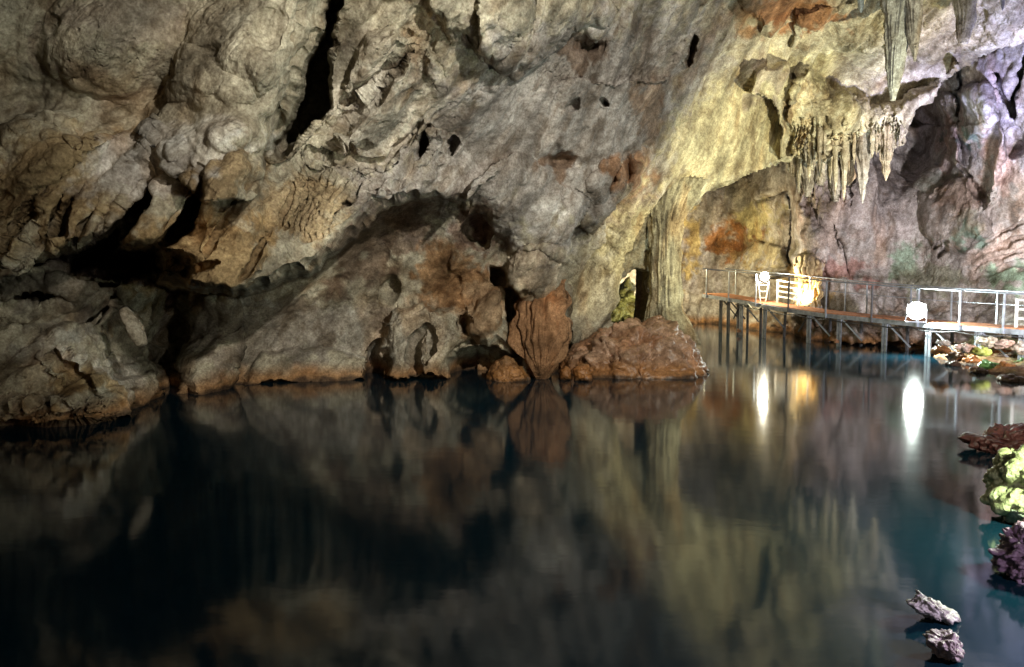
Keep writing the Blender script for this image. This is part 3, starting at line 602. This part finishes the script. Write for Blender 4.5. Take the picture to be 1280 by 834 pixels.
spec = [(994,150,187,6),(1001,150,196,5),(1007,155,205,6),(1012,160,228,7),(1018,158,214,6),(1025,160,215,7),(1031,160,196,6),(1038,160,229,8),(1045,158,238,8),(1041,150,184,7),(1052,160,206,6),(1055,160,251,9),(1061,160,214,6),(1068,165,206,5),
        (1078,165,255,15),(1090,165,198,6),(1096,165,194,5),(1102,165,191,4),(1108,160,226,16),(1116,160,190,5),(1122,155,187,5),(1127,150,176,5)]
rr = random.Random(3)
for x, y0, y1, wd in spec:
    fr.append((x, y0, y1, wd, 30.3+rr.uniform(-.3, .6)))
for k in range(20):
    fr.append((988+k*3.7+rr.uniform(-1, 1), 160, rr.uniform(190, 245), rr.uniform(4, 11), 31.2+rr.uniform(0, .7)))
for k in range(26):
    x = rr.uniform(986, 1128); y1 = 176+rr.uniform(0, 34)*(1 if x < 1070 else .4); fr.append((x, 150, y1, rr.uniform(3.5, 6), 30.6+rr.uniform(-.3, 1.0)))
fr.sort(); ords = 'first second third fourth fifth sixth seventh eighth ninth tenth eleventh twelfth'.split()
def ordw(k):
    if k < 12: return ords[k]
    names = {0:'tieth'}; u = ['','first','second','third','fourth','fifth','sixth','seventh','eighth','ninth']
    teens = ['thirteenth','fourteenth','fifteenth','sixteenth','seventeenth','eighteenth','nineteenth']
    k += 1
    if k < 20: return teens[k-13]
    t = {2:('twenty','twentieth'),3:('thirty','thirtieth'),4:('forty','fortieth'),5:('fifty','fiftieth'),6:('sixty','sixtieth'),7:('seventy','seventieth')}[k//10]
    return t[1] if k % 10 == 0 else t[0]+'-'+u[k % 10]
for k, (x, y0, y1, wd, d) in enumerate(fr):
    L = y1-y0; rows = [(y0-8, x-wd*.65, x+wd*.65, d+.3)]
    for q in range(0, 7):
        t_ = q/6; ww = wd*(.52*(1-t_)**.45*(.75+.25*(1-t_))+.03)*(1+.2*math.sin(q*2.3+k*1.9)); sx = math.sin(k*1.7+t_*3)*.6
        rows.append((y0+L*t_, x-ww+sx, x+ww+sx, d))
    if wd > 12: lab = 'thick club shaped stalactite with ragged tip reaching lowest below the cream ledge' if y1 > 240 else 'stout carrot shaped stalactite at the right end below the cream ledge'
    else: lab = 'thin cream stalactite, %s from the left in the fringe below the cream ledge' % ordw(k)
    loft('stalactite', rows, rr.choice([(.46,.42,.32), (.38,.34,.28), (.42,.36,.26), (.33,.31,.28)]), M_FLOW, lab, 'stalactite', 'stalactites in the fringe below the cream ledge', ratio=.9, flute=.4, seg=24 if wd < 12 else 48, res=.05, seed=k, lump=.3)

for k, (x, wd, y1, d) in enumerate([(993, 15, 222, 31.4), (1009, 17, 246, 31.6), (1026, 16, 232, 31.5), (1043, 18, 252, 31.7), (1061, 13, 232, 31.6)]):
    rows = [(140, x-wd*.6, x+wd*.6, d+.2)]
    for q in range(9):
        t_ = q/8; ww = wd*(.5-.18*t_)*(1+.18*math.sin(q*2.1+k*3))*(1 if q < 8 else .5); sx = math.sin(k*2.3+q*.9)*1.5; rows.append((150+(y1-150)*t_, x-ww+sx, x+ww+sx, d))
    loft('stalactite_curtain', rows, [(.38,.34,.26), (.33,.30,.25), (.40,.36,.30), (.34,.31,.27), (.38,.34,.29)][k], M_FLOW, 'broad ragged curtain of fused grey cream dripstone, %s from the left behind the fringe' % ords[k], 'stalactite',
         'dripstone curtains behind the fringe', ratio=.45, flute=.55, seg=64, res=.05, seed=k+80, lump=.25, nfl=4.0)

# ------------------------------------------------------------------ shore rocks on the right
def shore(out, d, T, base, lab, **k): star('shore_rock', out, d, T, base, M_WET, lab, 'rock', 'rocks along the near shore', tide=False, **k)
shore([(1207,548),(1214,542),(1228,546),(1240,550),(1258,540),(1282,534),(1330,528),(1330,580),(1282,562),(1262,562),(1240,567),(1225,565),(1212,556)], dwl(1250,563), .5, (.16,.05,.05), 'long dark red jagged rock reaching over the water', amp=.1, freq=3.2, crag=.12, n=140)
shore([(1238,628),(1246,612),(1248,596),(1256,578),(1268,566),(1300,560),(1360,600),(1360,650),(1290,650),(1250,640)], dwl(1260,648), .5, (.50,.56,.28), 'bright yellow green lit boulder', amp=.08, freq=3, crag=.08, n=140, center=(1300,610))
shore([(1254,634),(1262,632),(1285,634),(1330,640),(1330,668),(1262,652)], dwl(1270,654), .3, (.34,.4,.3), 'flat pale slab under the bright green boulder', amp=.05, freq=4, crag=.05, n=100)
shore([(1250,704),(1252,694),(1262,690),(1270,676),(1284,664),(1340,660),(1340,730),(1285,724),(1262,718)], dwl(1270,722), .35, (.32,.22,.34), 'purple tinted craggy boulder below the green one', amp=.07, freq=5, crag=.1, n=140, center=(1298,700))
shore([(1133,754),(1143,750),(1154,744),(1166,752),(1184,760),(1196,766),(1196,773),(1178,774),(1162,770),(1148,764)], dwl(1165,774), .14, (.5,.46,.48), 'upper of two small glistening rocks breaking the water', amp=.025, freq=9, crag=.05, n=110, center=(1166,762))
shore([(1157,797),(1172,794),(1194,794),(1200,806),(1200,818),(1184,824),(1168,814)], dwl(1180,821), .14, (.56,.48,.56), 'lower of two small glistening rocks breaking the water', amp=.025, freq=9, crag=.05, n=110)
bk = random.Random(8)
words = [('moss green', (.12,.26,.08)), ('rusty orange', (.42,.18,.05)), ('pale pinkish', (.5,.4,.36)), ('grey', (.32,.32,.3)), ('dark brown', (.14,.08,.05)), ('lime green', (.36,.44,.1)), ('cream', (.56,.52,.42))]
spots = [(1176,438,12,9,1),(1196,446,14,9,4),(1216,452,13,9,1),(1236,458,14,9,0),(1258,462,16,10,1),(1278,456,16,11,0),(1180,428,9,7,3),(1206,434,12,8,2),(1228,440,13,9,5),(1250,444,13,10,1),(1236,426,13,8,6),(1256,430,14,8,2),(1276,436,14,9,3),(1260,418,12,6,6),(1278,422,12,7,4),(1190,455,10,6,4),(1222,464,12,6,4),(1266,474,18,7,4)]
pos = ['under the second walkway post from the frame edge','at the bank tip by the lit post','on the waterline of the bank','on the low mossy bank','at the right end of the waterline','beside the frame edge']
for k, (x, y, rx, ry, ci) in enumerate(spots):
    rx, ry = rx*.85, ry*.75
    wd, c = words[ci]
    out = [(x+rx*math.cos(a)*bk.uniform(.8, 1.2), y+ry*math.sin(a)*bk.uniform(.75, 1.2)) for a in np.linspace(0, 2*math.pi, 9)[:-1]]
    d = dwl(x, min(478, max(y+ry*.4, 452))) if y > 440 else 25.2+(440-y)*.06
    row = 'waterline' if y > 450 else ('middle of the bank' if y > 432 else 'top of the bank')
    place = sorted([s_[0] for s_ in spots if (('waterline' if s_[1] > 450 else ('middle of the bank' if s_[1] > 432 else 'top of the bank')) == row)]).index(x)
    star('bank_rock', out, d, rx*d/F, c, M_WET, '%s bank rock, %s from the left along the %s' % (wd, ords[place], row), 'rock', 'rocks on the bank under the walkway', amp=.08, freq=2.5, crag=.06, n=56, tide=False)

# ------------------------------------------------------------------ walkway
U = np.array([.357, -.934, 0]); U /= np.linalg.norm(U); Vv = np.array([-U[1], U[0], 0]); O0 = np.array([11.1, 39, 0.])
def S_of(px):
    k = (px-640)/F; return (k*O0[1]-O0[0])/(U[0]-k*U[1])
def dz(s): return float(np.interp(s, [-3.2, 0, 2.7, 5.7, 10.9, 20], [1.98, 1.76, 1.52, 1.36, 1.25, 1.24]))
def rz(s): return float(np.interp(s, [-3.2, -.6, 2.7, 5.9, 10.4, 14, 20], [3.26, 3.1, 2.92, 2.68, 2.47, 2.36, 2.3]))
def wp(s, v, z): return O0+U*s+Vv*v+np.array([0, 0, z])
class MB:
    def __init__(s): s.V = []; s.Q = []
    def box8(s, pts):
        b = len(s.V); s.V += [tuple(p) for p in pts]
        s.Q += [(b, b+3, b+2, b+1), (b+4, b+5, b+6, b+7), (b, b+1, b+5, b+4), (b+1, b+2, b+6, b+5), (b+2, b+3, b+7, b+6), (b+3, b, b+4, b+7)]
    def bar(s, a, b_, wx, wy=None, side=None):
        a, b_ = np.array(a, float), np.array(b_, float); wy = wy or wx; t = b_-a; t /= np.linalg.norm(t)
        r = np.cross(t, side if side is not None else (0, 0, 1.)); 
        if np.linalg.norm(r) < 1e-3: r = Vv.copy()
        r = r/np.linalg.norm(r); q = np.cross(r, t); r, q = r*wx/2, q*wy/2
        s.box8([a-r-q, a+r-q, a+r+q, a-r+q, b_-r-q, b_+r-q, b_+r+q, b_-r+q])
    def tube(s, pts, r, seg=8):
        pts = [np.array(p, float) for p in pts]; b = len(s.V)
        for i, p in enumerate(pts):
            t = pts[min(i+1, len(pts)-1)]-pts[max(i-1, 0)]; t /= np.linalg.norm(t)
            ref = np.array([0, 0, 1.]) if abs(t[2]) < .9 else np.array([1., 0, 0]); n_ = np.cross(t, ref); n_ /= np.linalg.norm(n_); m_ = np.cross(n_, t)
            for k in range(seg):
                a = 2*math.pi*k/seg; s.V.append(tuple(p+r*(n_*math.cos(a)+m_*math.sin(a))))
        for i in range(len(pts)-1):
            for k in range(seg): s.Q.append((b+i*seg+k, b+i*seg+(k+1) % seg, b+(i+1)*seg+(k+1) % seg, b+(i+1)*seg+k))
        for e, rev in ((b, 1), (b+(len(pts)-1)*seg, 0)):
            for k in range(0, seg-2, 2):
                f_ = (e, e+k+1, e+k+2, e+(k+3) % seg if k+3 < seg else e)
                if len(set(f_)) == 4: s.Q.append(f_)
    def build(s, name, mat, parent=None, smooth=False, bevel=0):
        V = np.array(s.V); org = tuple((V.min(0)[:2]+V.max(0)[:2])/2)+(V[:, 2].min(),)
        o = mesh_np(name, V, s.Q, mat, None, parent, smooth, origin=org)
        if bevel:
            b = o.modifiers.new('bevel', 'BEVEL'); b.width = bevel; b.segments = 2; b.limit_method = 'ANGLE'
        return o
S0, S1, WD = -3.1, 19.5, 1.35
wk = thing('walkway', 'long wooden decked walkway on steel posts with handrails above the water', 'walkway', tuple(wp(S0, 0, 0)))
ss = np.arange(S0, S1, .145)
mb = MB()
for k, s_ in enumerate(ss[:-1]):
    e = s_+.137; j = .006*math.sin(k*12.9)
    mb.box8([wp(s_, .02, dz(s_)-.04+j), wp(e, .02, dz(e)-.04+j), wp(e, WD-.02, dz(e)-.04+j), wp(s_, WD-.02, dz(s_)-.04+j), wp(s_, .02, dz(s_)+j), wp(e, .02, dz(e)+j), wp(e, WD-.02, dz(e)+j), wp(s_, WD-.02, dz(s_)+j)])
mb.build('deck', M_PLANK, wk)
st = [S0, -.0, 2.7, 5.7, 8.3, 10.9, 14, S1]
for v, nm in ((-.02, 'beam'), (WD+.02, 'beam')):
    mb = MB()
    for a, b_ in zip(st[:-1], st[1:]): mb.bar(wp(a, v, dz(a)-.12), wp(b_, v, dz(b_)-.12), .07, .17)
    mb.build(nm, M_STEEL, wk)
    mb = MB(); rs = [S0, -.6, 2.7, 5.9, 10.4, 14, S1]
    mb.tube([wp(a, v, rz(a)) for a in rs], .03); mb.build('handrail', M_STEEL, wk, True)
mb = MB(); mb.tube([wp(a, WD+.02, dz(a)+.6*(rz(a)-dz(a))) for a in [4, 5.9, 10.4, 14, S1]], .014); mb.build('middle_rail', M_STEEL, wk, True)
for px in (884, 912, 946, 987, 1034, 1091.5, 1149, 1202, 1257, 1322, 1400):
    s_ = S_of(px); mb = MB(); mb.bar(wp(s_, -.075, dz(s_)-.2), wp(s_, -.06, rz(s_)-.02), .055 if px != 1149 else .08); mb.build('rail_post', M_STEEL if px != 987 and px != 1091.5 else M_DARK, wk)
for px in (905, 948, 1000, 1045, 1073, 1130, 1183, 1243, 1310):
    s_ = S_of(px)-1.0; mb = MB(); mb.bar(wp(s_, WD+.075, dz(s_)-.2), wp(s_, WD+.06, rz(s_)-.02), .045); mb.build('rail_post', M_STEEL, wk)
for k, (px, m_) in enumerate([(897, M_DARK), (909, M_DARK), (925, M_STEEL), (955, M_STEEL), (1010, M_STEEL), (1048, M_STEEL), (1105, M_STEEL), (1160, M_STEEL), (1222, M_STEEL), (1278, M_STEEL), (1350, M_STEEL)]):
    s_ = S_of(px); t_ = dz(s_)-.205; lean = -.12 if px == 955 else 0
    v = .08 if px != 897 else .2
    mb = MB(); ww = .1 if m_ is M_STEEL else .08
    mb.bar(wp(s_-.07, v, t_), wp(s_-.07+lean, v, -1.2), .05, ww); mb.bar(wp(s_+.07, v, t_-.01), wp(s_+.07+lean, v, -1.2), .05, ww)
    mb.bar(wp(s_-.2, v, t_+.03), wp(s_+.2, v, t_+.03), .12, .06)
    po = mb.build('support_post', m_, wk)
    if px in (1048, 925):
        mb = MB(); mb.bar(wp(s_-.14, v, .12), wp(s_-.14, v, .3), .14); mb.bar(wp(s_+.02, v-.07, .14), wp(s_+.02, v-.07, .26), .3, .06); cl = mb.build('post_collar', M_RUST, wk)
        cl.parent = po; cl.matrix_parent_inverse.identity(); cl.location = cl.location+wk.location-po.location-wk.location
    mb = MB(); mb.bar(wp(s_, WD-.1, t_), wp(s_+lean, WD-.1, -1.2), .09); mb.build('support_post', M_DARK, wk)
    mb = MB(); mb.bar(wp(s_+.08, v+.05, t_), wp(s_+.95, v+.3, t_-.85), .05); mb.build('brace', m_, wk)
    if k in (2, 4): mb = MB(); mb.bar(wp(s_-.1, v+.05, t_), wp(s_-1.0, v+.3, t_-.8), .05); mb.build('brace', M_DARK, wk)
# cables
mb = MB(); pts = []
for k in range(120):
    s_ = -.2+k*.165; sag = .05+.07*abs(math.sin(s_*1.55)); pts.append(wp(s_, -.1, dz(s_)-.2-sag))
mb.tube(pts, .022, 6); tag(mb.build('cable', M_CABLE, None, True), 'black power cable looped along the walkway edge under the deck', 'cable')
mb = MB(); a_, b_ = S_of(938), S_of(957); mb.tube([wp(a_+(b_-a_)*t, -.14, dz(a_)-.12-.28*math.sin(math.pi*t)) for t in np.linspace(0, 1, 14)], .02, 6)
tag(mb.build('cable', M_PALECABLE, None, True), 'pale loop of cable sagging below the warm lamp', 'cable')

def floodlight(name, p, aim, size, label, lens, stand=None):
    p = np.array(p, float); t = thing(name, label, 'lamp', tuple(p)); a = np.array(aim, float)-p; a /= np.linalg.norm(a)
    r = np.cross(a, (0, 0, 1)); r /= np.linalg.norm(r); u = np.cross(r, a); h = size/2
    mb = MB(); q = lambda x, y, z: p+r*x+u*y+a*z
    mb.box8([q(-h*.7,-h*.6,-h), q(h*.7,-h*.6,-h), q(h*.7,h*.6,-h), q(-h*.7,h*.6,-h), q(-h,-h*.8,h*.5), q(h,-h*.8,h*.5), q(h,h*.8,h*.5), q(-h,h*.8,h*.5)])
    for k in range(5): x = -h*.5+k*h*.25; mb.box8([q(x,-h*.55,-h*1.3), q(x+.015,-h*.55,-h*1.3), q(x+.015,h*.55,-h*1.3), q(x,h*.55,-h*1.3), q(x,-h*.55,-h), q(x+.015,-h*.55,-h), q(x+.015,h*.55,-h), q(x,h*.55,-h)])
    mb.build('housing', M_DARK, t)
    mb = MB(); mb.tube([q(0,0,h*.3), q(0,0,h*.6)], h*1.05, 24); mb.build('rim', M_STEEL, t)
    V = [q(0,0,h*.78)]; Q = []
    for i_, (rr_, zz_) in enumerate([(.45,.75),(.8,.69),(1.0,.61)]):
        for k in range(24): V.append(q(h*rr_*math.cos(k*math.pi/12), h*rr_*math.sin(k*math.pi/12), h*zz_))
    for k in range(0, 24, 2): Q.append((0, 1+k, 1+k+1, 1+(k+2) % 24))
    for i_ in range(2):
        for k in range(24): a0 = 1+i_*24; Q.append((a0+k, a0+24+k, a0+24+(k+1) % 24, a0+(k+1) % 24))
    mesh_np('lens', V, Q, lens, None, t, origin=tuple(p))
    mb = MB()
    for sx in (-1, 1): mb.bar(q(sx*h*1.08, 0, 0), q(sx*h*1.08, -h*1.3, 0), .03)
    mb.bar(q(-h*1.12, -h*1.3, 0), q(h*1.12, -h*1.3, 0), .03); mb.build('bracket', M_STEEL, t)
    if stand: stand(t, p, r, u, a)
    return t, p+a*(h*.62+.2)
def stand1(t, p, r, u, a):
    zb = dz(S_of(941))+.01
    for sx in (-1, 1):
        mb = MB(); mb.bar(p+r*sx*.26+np.array([0,0,-.25]), np.array([p[0], p[1], zb])+r*sx*.13, .05); mb.build('leg', M_WHITE, t)
    for k in range(3): mb = MB(); f_ = k/3+.15; mb.bar(p+r*-.22*(1-f_*.4)+np.array([0,0,-.25-f_*(p[2]-zb-.25)]), p+r*.22*(1-f_*.4)+np.array([0,0,-.25-f_*(p[2]-zb-.25)]), .035); mb.build('rung', M_WHITE, t)
s_ = S_of(941); p1 = wp(s_, .35, 2.86); p1 = wp(s_+.3, .35, 2.86)
l1, e1 = floodlight('floodlight', p1, p1+np.array([.1, -1.0, .02]), .42, 'warm floodlight on a white stand at the far end of the walkway', M_LAMPY, stand1)
s_ = S_of(1154); p2 = wp(s_, -.32, 1.66)
l2, e2 = floodlight('floodlight', p2, (2, 0, 2.6), .62, 'glaring white floodlight fixed to the walkway edge facing the water', M_LAMPW)

def barrier(px0, px1, v, bars, label):
    a, b_ = S_of(px0), S_of(px1); t = thing('barrier', label, 'barrier', tuple(wp((a+b_)/2, v, dz(a))))
    for s_ in (a, b_): mb = MB(); mb.bar(wp(s_, v, dz(s_)+.005), wp(s_, v, dz(s_)+bars[-1]+.04), .07); mb.build('leg', M_WHITE, t)
    for h_ in bars: mb = MB(); mb.bar(wp(a+.04, v, dz(a)+h_), wp(b_-.04, v, dz(b_)+h_), .045, .07); mb.build('rail', M_WHITE, t)
barrier(950, 976, 1.0, [.3, .55, .8, 1.05], 'white four bar barrier behind the warm floodlight')
barrier(1263, 1318, .3, [.3, .6, .9], 'white barrier beside the handrail at the right end of the walkway')

# ------------------------------------------------------------------ lamps
def lamp(kind, loc, energy, col, size=.2, aim=None, spot=60, blend=.6):
    L = bpy.data.lights.new('lamp', kind); L.energy = energy; L.color = col; L.shadow_soft_size = size
    o = bpy.data.objects.new('lamp', L); o.location = loc; link(o)
    if kind == 'SPOT': L.spot_size = math.radians(spot); L.spot_blend = blend
    if aim is not None:
        import mathutils
        o.rotation_euler = (mathutils.Vector(aim)-mathutils.Vector(loc)).to_track_quat('-Z', 'Y').to_euler()
    return o
lamp('SPOT', (8, -3, 10.5), 17000, (1, .95, .82), .25, at(680, 130, 20), 64, 1)
lamp('SPOT', (6, 1, 4.5), 1300, (1, .92, .76), .25, at(240, 250, 16), 55, 1)
lamp('SPOT', (14.8, 19.5, 1.6), 7200, (1, .94, .60), .15, at(970, 110, 29), 62, .8)
lamp('SPOT', (14.0, 18.5, 1.5), 7000, (1, .93, .62), .15, at(800, 290, 26), 34, .9)
lamp('POINT', at(834, 325, 43.5), 1500, (1, .86, .48), .12)
lamp('POINT', at(801, 375, 31), 220, (1, .95, .5), .12)
lamp('POINT', tuple(e1), 420, (1, .93, .72), .12)
lamp('SPOT', tuple(wp(S_of(985), .9, 1.9)), 900, (1, .8, .42), .12, at(1010, 345, 39.5), 100, .8)
lamp('POINT', tuple(e2), 1300, (.86, 1, .92), .15)
lamp('SPOT', (15.3, 19, 2.2), 21000, (.52, .54, 1.0), .3, at(1265, 80, 28), 50, .9)
lamp('SPOT', (14.3, 17.5, 1.8), 14000, (.98, .92, .95), .3, at(1150, 270, 36), 56, .9)
lamp('POINT', (6.4, 7.9, 1.7), 800, (.85, 1, .75), .1)
lamp('POINT', (4.7, 5.2, 1.2), 170, (.92, .8, 1), .08)
